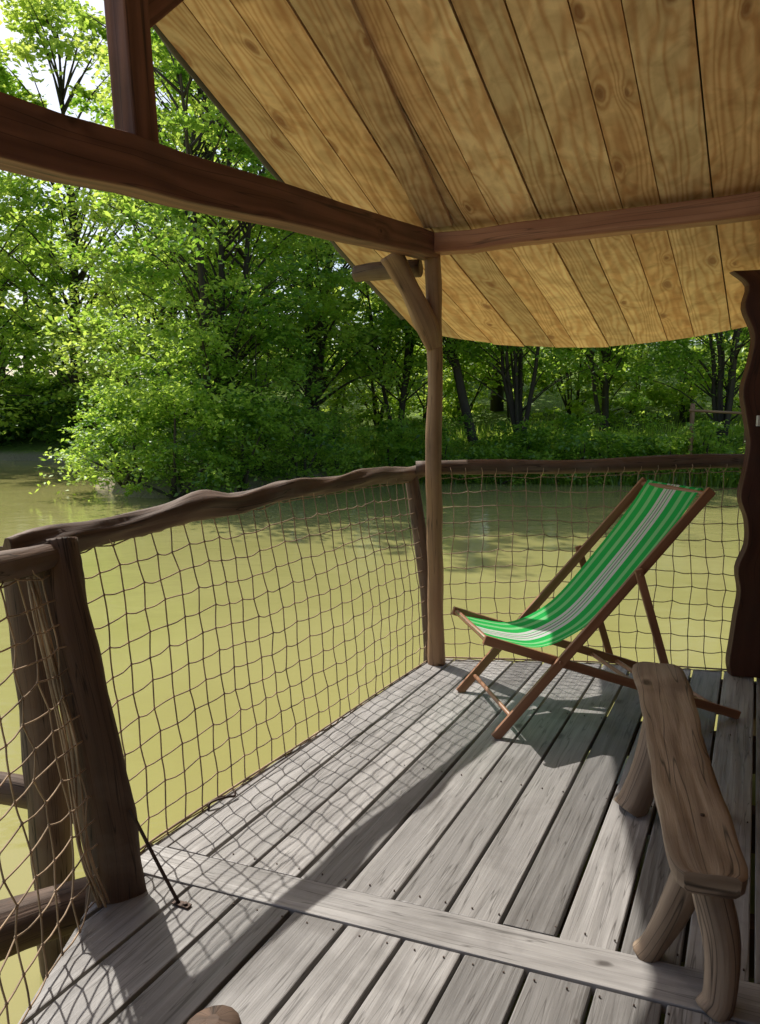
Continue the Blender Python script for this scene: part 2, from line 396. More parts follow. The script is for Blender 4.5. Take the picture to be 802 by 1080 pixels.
bot1 = [(-0.86, 2.36, 0.02), (-0.82, 2.53, 0.015), (-0.56, 3.03, 0.01), (-0.28, 3.54, 0.01), (0.0, 4.07, 0.01), (0.29, 4.60, 0.01)]
top1 = [(p[0], p[1], p[2]-0.05) for p in [(-1.03, 2.57, 1.09)] + rail_pts[2:10]]
net1 = empty('safety_net')
mb = MB(); net(mb, bot1, top1, 27, 12, (0.03, -0.02, 0), 1, sag=0.03)
tube(mb, bot1, 0.005, sides=6, n=6, lump=0.1, seed=2)
mb.obj('net_cords', M_ROPE, net1)
bot2 = [(0.36, 4.64, 0.02), (1.3, 4.58, 0.01), (2.2, 4.40, 0.01), (3.2, 4.15, 0.01)]
top2 = [(p[0], p[1], p[2]-0.06) for p in [(0.33, 4.70, 1.19)] + rail2[1:5]+[(3.2, 4.27, 1.26)]]
net2 = empty('safety_net.001')
mb = MB(); net(mb, bot2, top2, 31, 12, (0, 0.04, 0), 7, sag=0.03)
tube(mb, bot2, 0.005, sides=6, n=6, lump=0.1, seed=3)
mb.obj('net_cords', M_ROPE, net2)
bot3 = [(-0.87, 2.24, 0.03), (-0.89, 1.75, 0.02), (-0.92, 0.5, 0.02)]
top3 = [(-1.05, 2.45, 1.0), (-1.12, 1.95, 1.02), (-1.16, 1.3, 1.03), (-1.18, 0.5, 1.03)]
net3 = empty('safety_net.002')
mb = MB(); net(mb, bot3, top3, 19, 13, (0.05, 0, 0), 11, irr=1.8)
rg = random.Random(4)
for k in range(9):
    o = [rg.uniform(-.015, .015) for _ in range(3)]
    tube(mb, [(-0.845+o[0], 2.19+o[1], 0.02), (-0.90+o[1], 2.20+o[2], 0.2), (-0.955+o[2]*1.5, 2.26+o[0], 0.5+o[1]), (-1.05+o[0], 2.33+o[1], 0.85), (-1.11+o[1], 2.40, 1.03)], 0.0035, sides=5, n=7, lump=0.3, seed=k)
mb.obj('net_cords', M_ROPE, net3)

# ------------------------------------------------------------ roof
K = (0.28, 4.57)
RA = math.radians(28); ra = (math.sin(RA), math.cos(RA)); rb = (math.cos(RA), -math.sin(RA))
def roofz(s):
    lo, hi = 0.28, 0.43
    w = 0.35
    if s > w: return 2.56 - lo*s
    if s < -w: return 2.56 - hi*s
    t = (s + w)/(2*w)
    z0 = 2.56 + hi*w; z1 = 2.56 - lo*w
    m0 = -hi*2*w; m1 = -lo*2*w
    return (2*t**3-3*t*t+1)*z0 + (t**3-2*t*t+t)*m0 + (-2*t**3+3*t*t)*z1 + (t**3-t*t)*m1
def RP(r, s, dz=0): return np.array((K[0]+rb[0]*r+ra[0]*s, K[1]+rb[1]*r+ra[1]*s, roofz(s)+dz))
eave = [(-0.72, 1.18), (-0.66, 1.38), (-0.52, 1.55), (-0.35, 1.68), (0.19, 1.86), (0.7, 1.90), (1.18, 1.80), (1.58, 1.64), (2.2, 1.36), (3.2, 0.9), (4.5, 0.5)]
def s_end(r):
    xs = [e[0] for e in eave]; ys = [e[1] for e in eave]
    return float(np.interp(r, xs, ys))
roof = empty('porch_roof')
mb = MB(); rg = random.Random(23)
r = -0.64; S0 = -5.6
first = True
while r < 4.3:
    w = rg.choice([0.165, 0.185, 0.205, 0.225, 0.24])
    g = rg.choice([0.006, 0.009, 0.013]); r0 = r + g/2; r1 = r + w - g/2
    rnd = rg.random(); base = len(mb.v); n = 38; dz = rg.uniform(-0.004, 0.004); ej = rg.uniform(-0.012, 0.012)
    for i in range(n+1):
        t = i/n
        for rr in (r0, r1):
            se = s_end(rr) + ej
            rake = -0.07*max(0, (S0 + (se-S0)*t)) if first and rr == r0 else 0
            s = S0 + (se-S0)*t
            mb.v.append(RP(rr+rake, s, dz)); mb.v.append(RP(rr+rake, s, dz+0.02))
    for i in range(n):
        a = base+i*4; u0 = (s_end(r)-S0)*i/n; u1 = (s_end(r)-S0)*(i+1)/n
        mb.face((a, a+4, a+6, a+2), [(u0, r0), (u1, r0), (u1, r1), (u0, r1)], rnd)
        mb.face((a+1, a+3, a+7, a+5), [(u0, r0), (u0, r1), (u1, r1), (u1, r0)], rnd)
        mb.face((a, a+1, a+5, a+4), [(u0, r0), (u0, r0+.02), (u1, r0+.02), (u1, r0)], rnd)
        mb.face((a+2, a+6, a+7, a+3), [(u0, r0), (u1, r0), (u1, r0+.02), (u0, r0+.02)], rnd)
    a = base+n*4
    mb.face((a, a+1, a+3, a+2), [(0, 0), (0, .02), (.2, .02), (.2, 0)], rnd)
    mb.face((base, base+2, base+3, base+1), [(0, 0), (0, .02), (.2, .02), (.2, 0)], rnd)
    r += w; first = False
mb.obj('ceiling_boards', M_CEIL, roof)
mb = MB(); n = 40; m = 26
base = len(mb.v)
rr_ = [-0.66 + (4.3+0.66)*j/m for j in range(m+1)]
for lay in (0.028, 0.062):
    for i in range(n+1):
        for rr in rr_:
            s = S0 + (s_end(rr)+0.03-S0)*i/n
            mb.v.append(RP(rr - (0.07*max(0, s) if rr < -0.6 else 0), s, lay + (0.006 if (i % 2 and lay > .03) else 0)))
W = m+1; LAY = (n+1)*W
for i in range(n):
    for j in range(m):
        a = base+i*W+j; uv = [(i*.15, rr_[j]), (i*.15, rr_[j+1]), ((i+1)*.15, rr_[j+1]), ((i+1)*.15, rr_[j])]
        rd = random.random()
        mb.face((a, a+W, a+W+1, a+1), [uv[0], uv[3], uv[2], uv[1]], rd)
        b = a+LAY; mb.face((b, b+1, b+W+1, b+W), uv, rd)
for i in range(n):
    for j in (0, m):
        a = base+i*W+j; mb.face((a, a+LAY, a+LAY+W, a+W), [(i*.15, 0), (i*.15, .03), (i*.15+.15, .03), (i*.15+.15, 0)], .5)
for j in range(m):
    a = base+n*W+j; mb.face((a, a+1, a+1+LAY, a+LAY), [(j*.15, 0), (j*.15+.15, 0), (j*.15+.15, .03), (j*.15, .03)], .5)
mb.obj('roof_covering', M_SHING, roof)
mb = MB()
tube(mb, [RP(-0.665-0.07*max(0, s), s, 0.03) for s in np.linspace(-5.5, 1.2, 18)], 0.026, lump=0.4, seed=5, n=6, sides=10, rough=0.05)
mb.obj('rake_pole', M_SHING, roof)

frame = empty('timber_frame')
mb = MB()
beam(mb, (0.30, 4.60, 2.475), (-1.50, 1.60, 2.25), 0.12, 0.135, 0.12, 0.190, seg=14, wob=0.004, seed=1, rnd=.3)
beam(mb, (-0.825, 2.755, 2.42), (-0.86, 2.72, 3.40), 0.10, 0.11, up=(0.5, 0.86, 0), seg=4, rnd=.6)
beam(mb, (-0.85, 2.76, 2.80), (-0.62, 3.12, 3.22), 0.05, 0.09, seg=3, rnd=.8)
mb.obj('tie_beam_and_strut', M_BEAM, frame, bevel=0.008)
mb = MB()
beam(mb, (0.30, 4.56, 2.475), (0.28+rb[0]*3.6, 4.57+rb[1]*3.6, 2.50), 0.10, 0.110, seg=14, wob=0.005, seed=2, rnd=.4)
mb.obj('eave_beam', M_BEAM_LIT, frame, bevel=0.008)
mb = MB()
a = RP(0.08, -0.05, -0.02); b = RP(0.45, -4.4, -0.02)
beam(mb, a, b, 0.17, 0.03, up=(0, 0, 1), seg=4, rnd=.2)
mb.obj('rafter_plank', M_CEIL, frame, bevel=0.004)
mb = MB()
tube(mb, [(0.24, 4.66, 2.37), (0.0, 4.74, 2.37), (-0.15, 4.80, 2.36)], [0.05, 0.052, 0.05], lump=0.12, seed=41)
mb.obj('purlin_log_end', M_RAIL, frame)
mb = MB()
tube(mb, [(0.35, 4.57, -0.02), (0.338, 4.58, 0.45), (0.328, 4.58, 0.9), (0.318, 4.585, 1.3), (0.322, 4.57, 1.7), (0.312, 4.57, 2.05), (0.30, 4.57, 2.42)], [0.054, 0.050, 0.046, 0.049, 0.043, 0.047, 0.045], lump=0.13, seed=42, n=12, sides=18, rough=0.01)
tube(mb, [(0.31, 4.56, 1.90), (0.265, 4.53, 2.03), (0.17, 4.50, 2.22), (0.06, 4.47, 2.41)], [0.045, 0.068, 0.060, 0.070], lump=0.15, seed=43, n=10, rough=0.01)
mb.obj('corner_pole', M_POLE, frame)

# ------------------------------------------------------------ the porch's unseen cabin, beside and behind the viewer, added to dim deck light
cabin = empty('unseen_cabin')
mb = MB(); rg = random.Random(31)
def plank_wall(p0, p1, ztop0, ztop1, gap=None):
    p0 = np.array(p0, float); p1 = np.array(p1, float); L = np.linalg.norm(p1-p0); d = (p1-p0)/L; x = 0
    while x < L-0.01:
        w = min(rg.uniform(.16, .22), L-x)
        c = p0+d*(x+w/2); zt = ztop0+(ztop1-ztop0)*(x+w/2)/L
        if not (gap and gap[0] < x+w/2 < gap[1]):
            beam(mb, (c[0], c[1], -0.03), (c[0], c[1], zt), w-0.004, 0.025+rg.uniform(0, .004), up=(-d[1], d[0], 0), seg=1, rnd=rg.random())
        x += w
plank_wall((2.60, 4.20), (2.60, -0.85), 2.2, 3.4)
plank_wall((2.58, -0.85), (-1.05, -0.85), 3.7, 4.2, gap=(0.6, 1.5))
mb.obj('unseen_plank_walls', M_WALL, cabin)
mb = MB()
beam(mb, (1.1, -0.95, 0.0), (1.1, -0.95, 2.05), 0.05, 0.06, up=(0, 1, 0)); beam(mb, (1.98, -0.95, 0.0), (1.98, -0.95, 2.05), 0.05, 0.06, up=(0, 1, 0))
beam(mb, (1.54, -0.93, 0.0), (1.54, -0.93, 4.0), 0.92, 0.04, up=(0, 1, 0))
mb.obj('unseen_cabin_door', M_CARVED, cabin)

# ------------------------------------------------------------ carved board post on the right
cb = empty('carved_wooden_post')
px = [(2.30, 777), (2.22, 792), (2.10, 788), (1.95, 797), (1.8, 793), (1.65, 786), (1.5, 789), (1.35, 792), (1.2, 788), (1.05, 783), (0.92, 789), (0.78, 789), (0.64, 780), (0.5, 782), (0.36, 778), (0.2, 774), (0.08, 771), (0.0, 773)]
left = catmull([((u-401)/812*(4.33*0.9925+(1.5-z)*0.1222), z) for z, u in px], 4)
mb = MB(); n = len(left); base = len(mb.v)
yy = lambda x: 4.33 - (x-2.1)*0.25
for (x, z) in left:
    for (dx, dy) in ((0, 0), (0.32, 0), (0.32, 0.06), (0, 0.06)):
        X = x if dx == 0 else 2.48
        mb.v.append((X, yy(X)+dy, z))
for i in range(n-1):
    a = base+i*4; b = a+4; z0 = left[i][1]; z1 = left[i+1][1]
    for k in range(4):
        k2 = (k+1) % 4
        mb.face((a+k, b+k, b+k2, a+k2), [(z0, k*.3), (z1, k*.3), (z1, k*.3+.3), (z0, k*.3+.3)], .4)
mb.face((base, base+1, base+2, base+3), [(0, 0), (0, .3), (.06, .3), (.06, 0)], .4)
e = base+(n-1)*4; mb.face((e+3, e+2, e+1, e), [(0, 0), (0, .3), (.06, .3), (.06, 0)], .4)
mb.obj('carved_board', M_CARVED, cb, bevel=0.004)
mb = MB(); beam(mb, (2.42, 4.27, 2.28), (2.42, 4.27, 2.55), 0.07, 0.06, up=(0, 1, 0), seg=1); mb.obj('post_top', M_CARVED, cb)
mb = MB(); beam(mb, (2.118, 4.312, 1.45), (2.118, 4.312, 1.51), 0.045, 0.02, up=(0, 1, 0), seg=1)
mb.obj('white_switch', M_WHITE, cb, bevel=.004)

# ------------------------------------------------------------ deckchair
chair = empty('deck_chair')
P1 = np.array((0.54, 3.47, 0)); ev = np.array((0.985, 0.17, 0)); wv = np.array((-0.17, 0.985, 0)); zz = np.array((0, 0, 1.0))
def CP(q, w, z): return P1 + ev*q + wv*w + zz*z
WD = 0.62
mb = MB()
for w in (0.0, WD):
    beam(mb, CP(0, w, 0.0)+0.0, CP(1.055, w, 1.155), 0.024, 0.046, up=(-0.7, 0, 0.7), seg=2, rnd=.2+w)
for w in (0.032, WD-0.032):
    beam(mb, CP(-0.05, w, 0.47), CP(1.29, w, 0.012), 0.024, 0.044, up=(0, 0, 1), seg=2, rnd=.3+w*.5)
for w in (-0.026, WD+0.026):
    beam(mb, CP(0.68, w, 0.79), CP(0.90, w, 0.135), 0.020, 0.038, up=(1, 0, 0), seg=1, rnd=.5)
def bar(q, z, w0, w1, r=0.012, rnd=.4): tube(mb, [CP(q, w0, z), CP(q, w1, z)], r, sides=10, n=2, lump=0, rnd=rnd)
bar(1.035, 1.135, -0.01, WD+0.01, 0.014); bar(-0.03, 0.463, 0.02, WD-0.02, 0.014)
bar(0.085, 0.093, 0.0, WD, 0.011); bar(0.9, 0.142, -0.03, WD+.03, 0.012); bar(1.16, 0.06, 0.03, WD-.03, 0.012); bar(0.75, 0.19, .03, WD-.03, .011)
for w in (-0.014, WD+0.014): bar(0.313, 0.352, w-0.004, w+0.004, 0.009)
for w in (-0.038, WD+0.038): bar(0.69, 0.765, w-0.004, w+0.004, 0.009)
mb.obj('chair_frame', M_CHAIR, chair, bevel=0.004)
sl = catmull([(-0.045, 0.475), (0.0, 0.452), (0.10, 0.425), (0.25, 0.405), (0.40, 0.455), (0.54, 0.555), (0.75, 0.79), (0.93, 1.01), (1.03, 1.152), (1.052, 1.145)], 6)
me_v = []; nW = 20
w0, w1 = 0.055, WD-0.055
for i, (q, z) in enumerate(sl):
    f = i/(len(sl)-1)
    for j in range(nW+1):
        g = j/nW
        narrow = 0.012*math.sin(math.pi*f)
        w = (w0+narrow) + (w1-w0-2*narrow)*g
        d = -0.018*math.sin(math.pi*f)*(1-(2*g-1)**2) + 0.004*math.sin(9*g+5*f)*math.sin(math.pi*f)
        me_v.append(CP(q - d*0.5, w, z + d))
mb = MB(); mb.v = me_v; Ls = 0
for i in range(len(sl)-1):
    dL = math.hypot(sl[i+1][0]-sl[i][0], sl[i+1][1]-sl[i][1])
    for j in range(nW):
        a = i*(nW+1)+j
        mb.face((a, a+1, a+nW+2, a+nW+1), [(Ls, j/nW), (Ls, (j+1)/nW), (Ls+dL, (j+1)/nW), (Ls+dL, j/nW)], 0, True)
    Ls += dL
m = NT('striped_canvas')
uvn = m.n('ShaderNodeUVMap').outputs[0]; sp = m.n('ShaderNodeSeparateXYZ'); m.l(uvn, sp.inputs[0])
cr = m.n('ShaderNodeValToRGB'); cr.color_ramp.interpolation = 'CONSTANT'
G1 = (0.05, 0.68, 0.15, 1); G2 = (0.36, 0.90, 0.40, 1); WH = (0.92, 0.94, 0.92, 1); GR = (0.34, 0.42, 0.36, 1)
stops = [(0, G1), (.05, G2), (.10, G1), (.20, G2), (.27, G1), (.38, WH), (.44, G1), (.455, WH), (.49, GR), (.51, WH), (.545, G1), (.56, WH), (.62, G1), (.73, G2), (.80, G1), (.90, G2), (.95, G1)]
els = cr.color_ramp.elements
els[0].position = 0; els[0].color = G1; els[1].position = .05; els[1].color = G2
for p_, c_ in stops[2:]:
    el = els.new(p_); el.color = c_
m.l(sp.outputs[1], cr.inputs[0])
wvn = m.n('ShaderNodeTexNoise'); wvn.inputs['Scale'].default_value = 1.0
m.l(m.comb(m.math('MULTIPLY', sp.outputs[0], 300.0), m.math('MULTIPLY', sp.outputs[1], 150.0)), wvn.inputs['Vector'])
col = m.mix(0.15, cr.outputs[0], m.mix(1.0, cr.outputs[0], wvn.outputs['Color'], 'MULTIPLY'))
d = m.n('ShaderNodeBsdfDiffuse'); m.l(col, d.inputs[0])
tr = m.n('ShaderNodeBsdfTranslucent'); m.l(col, tr.inputs[0])
mx = m.n('ShaderNodeMixShader'); mx.inputs[0].default_value = 0.45
m.l(d.outputs[0], mx.inputs[1]); m.l(tr.outputs[0], mx.inputs[2]); m.l(mx.outputs[0], m.out.inputs[0])
mb.obj('canvas_sling', m.mat, chair)

# ------------------------------------------------------------ bench
bench = empty('rustic_bench')
ax0 = np.array((0.80, 1.745, 0)); ax1 = np.array((1.25, 3.36, 0)); axd = ax1-ax0; BL = np.linalg.norm(axd); axd /= BL; pd = np.array((axd[1], -axd[0], 0))
rg = random.Random(9)
mb = MB(); n = 60; m_ = 14; ztop = 0.40; th = 0.050
prof = [(0, .066), (.012, .082), (.04, .090), (.15, .096), (.3, .094), (.45, .091), (.6, .098), (.8, .108), (.94, .112), (.985, .104), (1, .085)]
def hw(t, sgn):
    b = np.interp(t, [p[0] for p in prof], [p[1] for p in prof])
    return b + 0.005*math.sin(9*t*sgn+1.3*sgn) + 0.0025*math.sin(31*t+sgn)
for i in range(n+1):
    t = (i/n); t = 0.5-0.5*math.cos(math.pi*t)
    c = ax0 + axd*BL*t
    for lay in (0, 1):
        for j in range(m_+1):
            g = 2*j/m_-1
            w = hw(t, -1 if g < 0 else 1)*g
            edge = abs(g)**10
            if lay == 0: z = ztop - 0.008*edge - 0.003*(1-g*g)*math.sin(5*t) + 0.0015*math.sin(23*t+4*g)
            else: z = ztop - th - 0.008*math.sin(4*t+1) + 0.010*edge
            if lay == 1: w *= 0.95
            mb.v.append(c + pd*w + zz*z)
R_ = 2*(m_+1)
tt = [BL*(0.5-0.5*math.cos(math.pi*i/n)) for i in range(n+1)]
for i in range(n):
    for j in range(m_):
        a = i*R_+j; b = a+R_; u0 = tt[i]; u1 = tt[i+1]; v0 = .2*j/m_; v1 = .2*(j+1)/m_
        mb.face((a, a+1, b+1, b), [(u0, v0), (u0, v1), (u1, v1), (u1, v0)], .6, True)
        a += m_+1; b += m_+1
        mb.face((a, b, b+1, a+1), [(u0, v0), (u1, v0), (u1, v1), (u0, v1)], .6, True)
    for j in (0, m_):
        a = i*R_+j; b = a+R_; a2 = a+m_+1; b2 = b+m_+1
        ff = (a, b, b2, a2) if j == 0 else (a, a2, b2, b)
        mb.face(ff, [(u0, 0), (u1, 0), (u1, .05), (u0, .05)] if j == 0 else [(u0, 0), (u0, .05), (u1, .05), (u1, 0)], .6, False)
for i in (0, n):
    for j in range(m_):
        a = i*R_+j; v0 = .17*j/m_; v1 = .17*(j+1)/m_
        ff = (a, a+m_+1, a+m_+2, a+1) if i == 0 else (a, a+1, a+m_+2, a+m_+1)
        mb.face(ff, [(v0, 0), (v0, .05), (v1, .05), (v1, 0)] if i == 0 else [(v0, 0), (v1, 0), (v1, .05), (v0, .05)], .35)
mb.obj('bench_seat', M_BENCH, bench, bevel=0.006)
mb = MB()
def leg(foot, top, r0, r1, seed, bow=(0, 0, 0)):
    f = np.array(foot, float); t = np.array(top, float); md = (f+t)/2+np.array(bow)
    tube(mb, [f, f*.75+md*.25+np.array(bow)*.4, md, t], [r0*1.05, r0, (r0+r1)/2, r1], lump=0.09, seed=seed, n=8, sides=16, rough=0.01)
leg((0.745, 2.00, 0), (0.835, 1.90, 0.36), 0.036, 0.046, 51, (0.015, 0, 0))
leg((0.845, 1.79, 0), (0.835, 1.86, 0.36), 0.038, 0.048, 52, (0.03, -0.01, 0))
leg((0.955, 2.80, 0), (1.08, 2.86, 0.36), 0.058, 0.050, 53, (0.02, 0, 0))
leg((1.27, 2.76, 0), (1.15, 2.82, 0.36), 0.05, 0.05, 54)
mb.obj('bench_legs', M_BENCH, bench)
mb = MB()
cpos = ax0 + axd*0.30 + pd*0.02
tube(mb, [cpos+zz*(ztop-0.006), cpos+zz*(ztop+0.001)], 0.006, sides=10, n=1, lump=0)
mb.obj('peg_hole', M_IRON, bench)

mb = MB()
tube(mb, [(-0.395, 1.655, 0.0), (-0.395, 1.655, 0.06), (-0.395, 1.655, 0.080), (-0.395, 1.655, 0.092)], [0.07, 0.07, 0.056, 0.015], lump=0.05, seed=61, sides=18)
mb.obj('wooden_stool_knob', M_RAIL)

# ------------------------------------------------------------ terrain and water
shore = [(-200, 36), (-20, 36), (-12, 34), (-9.6, 27), (-8.6, 21.8), (-6.5, 19.0), (-4.5, 18.4), (-2.5, 20.5), (-1.2, 23.5), (3, 23.3), (9, 22.3), (16, 20.5), (30, 15), (60, 8), (200, 5)]
sx = [p[0] for p in shore]; sy = [p[1] for p in shore]
def hfun(X, Y):
    d = Y - np.interp(X, sx, sy) + 0.35*np.sin(X*1.3)*np.sin(X*0.37+1)
    d2 = np.maximum(d, -(X+34)); d2 = np.maximum(d2, X-42); d2 = np.maximum(d2, -(Y+22))
    s = np.clip((d2+0.6)/1.6, 0, 1); s = s*s*(3-2*s)
    z = -2.0 + s*1.72
    z = z + np.clip(d2-0.3, 0, 4)*0.22 + np.clip(d2-5, 0, 40)*0.17
    z = z + 0.12*np.sin(X*0.9)*np.cos(Y*0.8)*(d2 > 0)*np.clip(d2, 0, 1)
    return z
gx = np.concatenate([np.linspace(-600, -60, 12), np.linspace(-58, 58, 190), np.linspace(62, 600, 12)])
gy = np.concatenate([np.linspace(-600, -40, 8), np.linspace(-36, 12, 24), np.linspace(12.5, 60, 130), np.linspace(66, 600, 12)])
GX, GY = np.meshgrid(gx, gy); GZ = hfun(GX, GY)
nx, ny = len(gx), len(gy)
V = np.stack([GX, GY, GZ], -1).reshape(-1, 3)
ii, jj = np.meshgrid(np.arange(nx-1), np.arange(ny-1)); a = (jj*nx+ii).ravel()
F = np.stack([a, a+1, a+nx+1, a+nx], 1)
def np_mesh(name, V, F, mat, rnd=None, smooth=False, parent=None):
    me = bpy.data.meshes.new(name)
    me.vertices.add(len(V)); me.vertices.foreach_set('co', V.astype(np.float32).ravel())
    k = F.shape[1]
    me.loops.add(F.size); me.loops.foreach_set('vertex_index', F.astype(np.int32).ravel())
    me.polygons.add(len(F)); me.polygons.foreach_set('loop_start', np.arange(0, F.size, k, dtype=np.int32))
    me.polygons.foreach_set('loop_total', np.full(len(F), k, dtype=np.int32))
    me.polygons.foreach_set('use_smooth', np.full(len(F), smooth, dtype=bool))
    if rnd is not None:
        at = me.attributes.new('rnd', 'FLOAT', 'FACE'); at.data.foreach_set('value', rnd.astype(np.float32))
    me.materials.append(mat); me.update(calc_edges=True)
    ob = bpy.data.objects.new(name, me); scene.collection.objects.link(ob)
    if parent: ob.parent = parent
    return ob
m = NT('grassy_ground')
geo = m.n('ShaderNodeNewGeometry'); pos = geo.outputs['Position']
n1 = m.noise(pos, 0.35, 5); n2 = m.noise(pos, 6.0, 4)
g = m.mix(m.mapr(n1, 0.35, 0.65), (0.09, 0.16, 0.02), (0.19, 0.27, 0.035))
g = m.mix(m.mapr(n2, 0.3, 0.7), m.mix(1.0, g, (0.5, 0.55, 0.4), 'MULTIPLY'), g)
spz = m.n('ShaderNodeSeparateXYZ'); m.l(pos, spz.inputs[0])
mud = m.mapr(m.math('ADD', spz.outputs[2], m.math('MULTIPLY', n2, 0.2)), -0.15, 0.05, 1, 0)
g = m.mix(mud, g, (0.30, 0.25, 0.17))
p = m.n('ShaderNodeBsdfPrincipled'); m.l(g, p.inputs['Base Color']); p.inputs['Roughness'].default_value = 0.95
b = m.n('ShaderNodeBump'); b.inputs['Distance'].default_value = 0.1; m.l(n2, b.inputs['Height']); m.l(b.outputs[0], p.inputs['Normal'])
m.l(p.outputs[0], m.out.inputs[0])
np_mesh('ground', V, F, m.mat, smooth=True)

m = NT('murky_pond_water')
pos = m.n('ShaderNodeNewGeometry').outputs['Position']
n1 = m.noise(pos, 0.3, 5, 0.55, 0.6)
c = m.mix(m.mapr(n1, 0.3, 0.7), (0.305, 0.285, 0.098), (0.36, 0.335, 0.13))
p = m.n('ShaderNodeBsdfPrincipled'); m.l(c, p.inputs['Base Color'])
p.inputs['Roughness'].default_value = 0.10; p.inputs['IOR'].default_value = 1.33; p.inputs['Specular IOR Level'].default_value = 0.4
mp = m.n('ShaderNodeMapping'); m.l(pos, mp.inputs[0]); mp.inputs['Scale'].default_value = (1.0, 1.6, 1.0)
w1n = m.noise(mp.outputs[0], 1.3, 3, 0.5, 0.4); w2n = m.noise(mp.outputs[0], 6.0, 2)
hh = m.math('ADD', w1n, m.math('MULTIPLY', w2n, 0.14))
b = m.n('ShaderNodeBump'); b.inputs['Strength'].default_value = 0.4; b.inputs['Distance'].default_value = 0.03
m.l(hh, b.inputs['Height']); m.l(b.outputs[0], p.inputs['Normal'])
m.l(p.outputs[0], m.out.inputs[0])
Vw = np.array([[-60, -60, -0.5], [70, -60, -0.5], [70, 50, -0.5], [-60, 50, -0.5]], float)
np_mesh('pond_water', Vw, np.array([[0, 1, 2, 3]]), m.mat)

# ------------------------------------------------------------ foliage
RNG = np.random.default_rng(3)
def leaves(name, C, size, mat, rnd, parent, updir=1.0, aspect=0.62):
    N = len(C)
    nrm = RNG.normal(size=(N, 3)); nrm[:, 2] = np.abs(nrm[:, 2]) + updir
    nrm /= np.linalg.norm(nrm, axis=1, keepdims=True)
    t = RNG.normal(size=(N, 3)); t -= nrm*np.sum(t*nrm, 1, keepdims=True); t /= np.linalg.norm(t, axis=1, keepdims=True)
    b = np.cross(nrm, t)
    L = size*RNG.uniform(0.65, 1.35, (N, 1))*0.5; Wd = L*aspect
    V = np.empty((N, 4, 3)); V[:, 0] = C-t*L; V[:, 1] = C+b*Wd-t*L*0.1; V[:, 2] = C+t*L; V[:, 3] = C-b*Wd-t*L*0.1
    V[:, 2, 2] -= (L[:, 0])*0.3
    F = np.arange(N*4).reshape(N, 4)
    return np_mesh(name, V.reshape(-1, 3), F, mat, rnd=rnd, parent=parent)

def clumps_to_leaves(CC, per, rad, flat=0.45):
    out = []; rn = []
    tw = 7
    for c, r in zip(CC, rad):
        k = int(per*RNG.uniform(0.45, 1.55)); br = RNG.uniform(0.0, 1.0)
        ang = RNG.uniform(0, 6.28, tw); el = RNG.uniform(-0.5, 0.5, tw)
        d = np.stack([np.cos(ang)*np.cos(el), np.sin(ang)*np.cos(el), np.sin(el)*flat*1.6], 1)
        wi = RNG.integers(0, tw, k); f = RNG.uniform(0.05, 1.15, k)[:, None]
        p = c + d[wi]*f*r + RNG.normal(size=(k, 3))*r*np.array([0.16, 0.16, 0.09])
        p[:, 2] -= (f[:, 0]**2)*r*0.25
        out.append(p); rn.append(np.clip(br + RNG.normal(size=k)*0.22, 0, 1))
    return np.concatenate(out), np.concatenate(rn)

def tree(name, base, H, R, cb, ncl, per, crad, lsize, mat, seed, lean=(0, 0), stems=1, tr=0.16, low=None):
    e = empty(name); rg = random.Random(seed)
    mb = MB(); bx, by = base; bz = float(hfun(np.array(bx), np.array(by)))-0.1
    axes = []
    for s in range(stems):
        a = rg.uniform(0, 6.28); sp = 0 if stems == 1 else rg.uniform(0.10, 0.22)
        pts = []
        for i in range(6):
            f = i/5
            pts.append((bx + lean[0]*f*H + math.cos(a)*sp*H*f + rg.uniform(-.12, .12)*f*2, by + lean[1]*f*H + math.sin(a)*sp*H*f + rg.uniform(-.12, .12)*f*2, bz + H*0.88*f))
        rr = tr if stems == 1 else tr*rg.uniform(0.4, 0.7)
        tube(mb, pts, [rr*1.25, rr, rr*.8, rr*.55, rr*.35, rr*.1], sides=8, n=3, lump=0.1, seed=seed+s)
        axes.append(pts)
    CC = []; rad = []
    lob = [rg.uniform(0, 6.28) for _ in range(4)]
    tries = 0
    while len(CC) < ncl and tries < ncl*6:
        tries += 1
        f = rg.uniform(cb, 1.0); x = (f-cb)/(1-cb)
        th = rg.uniform(0, 6.28)
        rm = R*math.sqrt(max(0, 1-((x-0.38)/0.64)**2))*(0.8+0.22*math.sin(2*th+lob[0]+4*x)+0.14*math.sin(5*th+lob[1]-7*x))
        q = rm*math.sqrt(rg.uniform(0.08, 1))
        ax = axes[rg.randrange(stems)]; k = min(4, int(f*5)); ff = f*5-k
        cx = ax[k][0]*(1-ff)+ax[k+1][0]*ff; cy = ax[k][1]*(1-ff)+ax[k+1][1]*ff
        c = np.array((cx+math.cos(th)*q, cy+math.sin(th)*q, bz+H*f))
        if c[2] < -0.3: continue
        CC.append(c); rad.append(crad*rg.uniform(0.6, 1.35)*(1.1-0.4*x))
        if len(CC) % 3 == 0 or q > 0.6*rm and len(CC) % 2 == 0:
            f0 = max(0.08, f-0.10-0.12*q/R); k0 = min(4, int(f0/0.88*5)); g0 = min(1, f0/0.88*5-k0)
            o = np.array(ax[k0])*(1-g0)+np.array(ax[k0+1])*g0
            md = (o+c)/2+np.array((rg.uniform(-.2, .2), rg.uniform(-.2, .2), 0.15*q*0.6))
            tube(mb, [o, md, c], [tr*0.22, tr*0.13, 0.008], sides=5, n=3, lump=0, rnd=.3)
    mb.obj('trunk_and_limbs', M_BARK, e)
    P, rn = clumps_to_leaves(CC, per, rad)
    leaves('foliage', P, lsize, mat, rn, e)
    return e

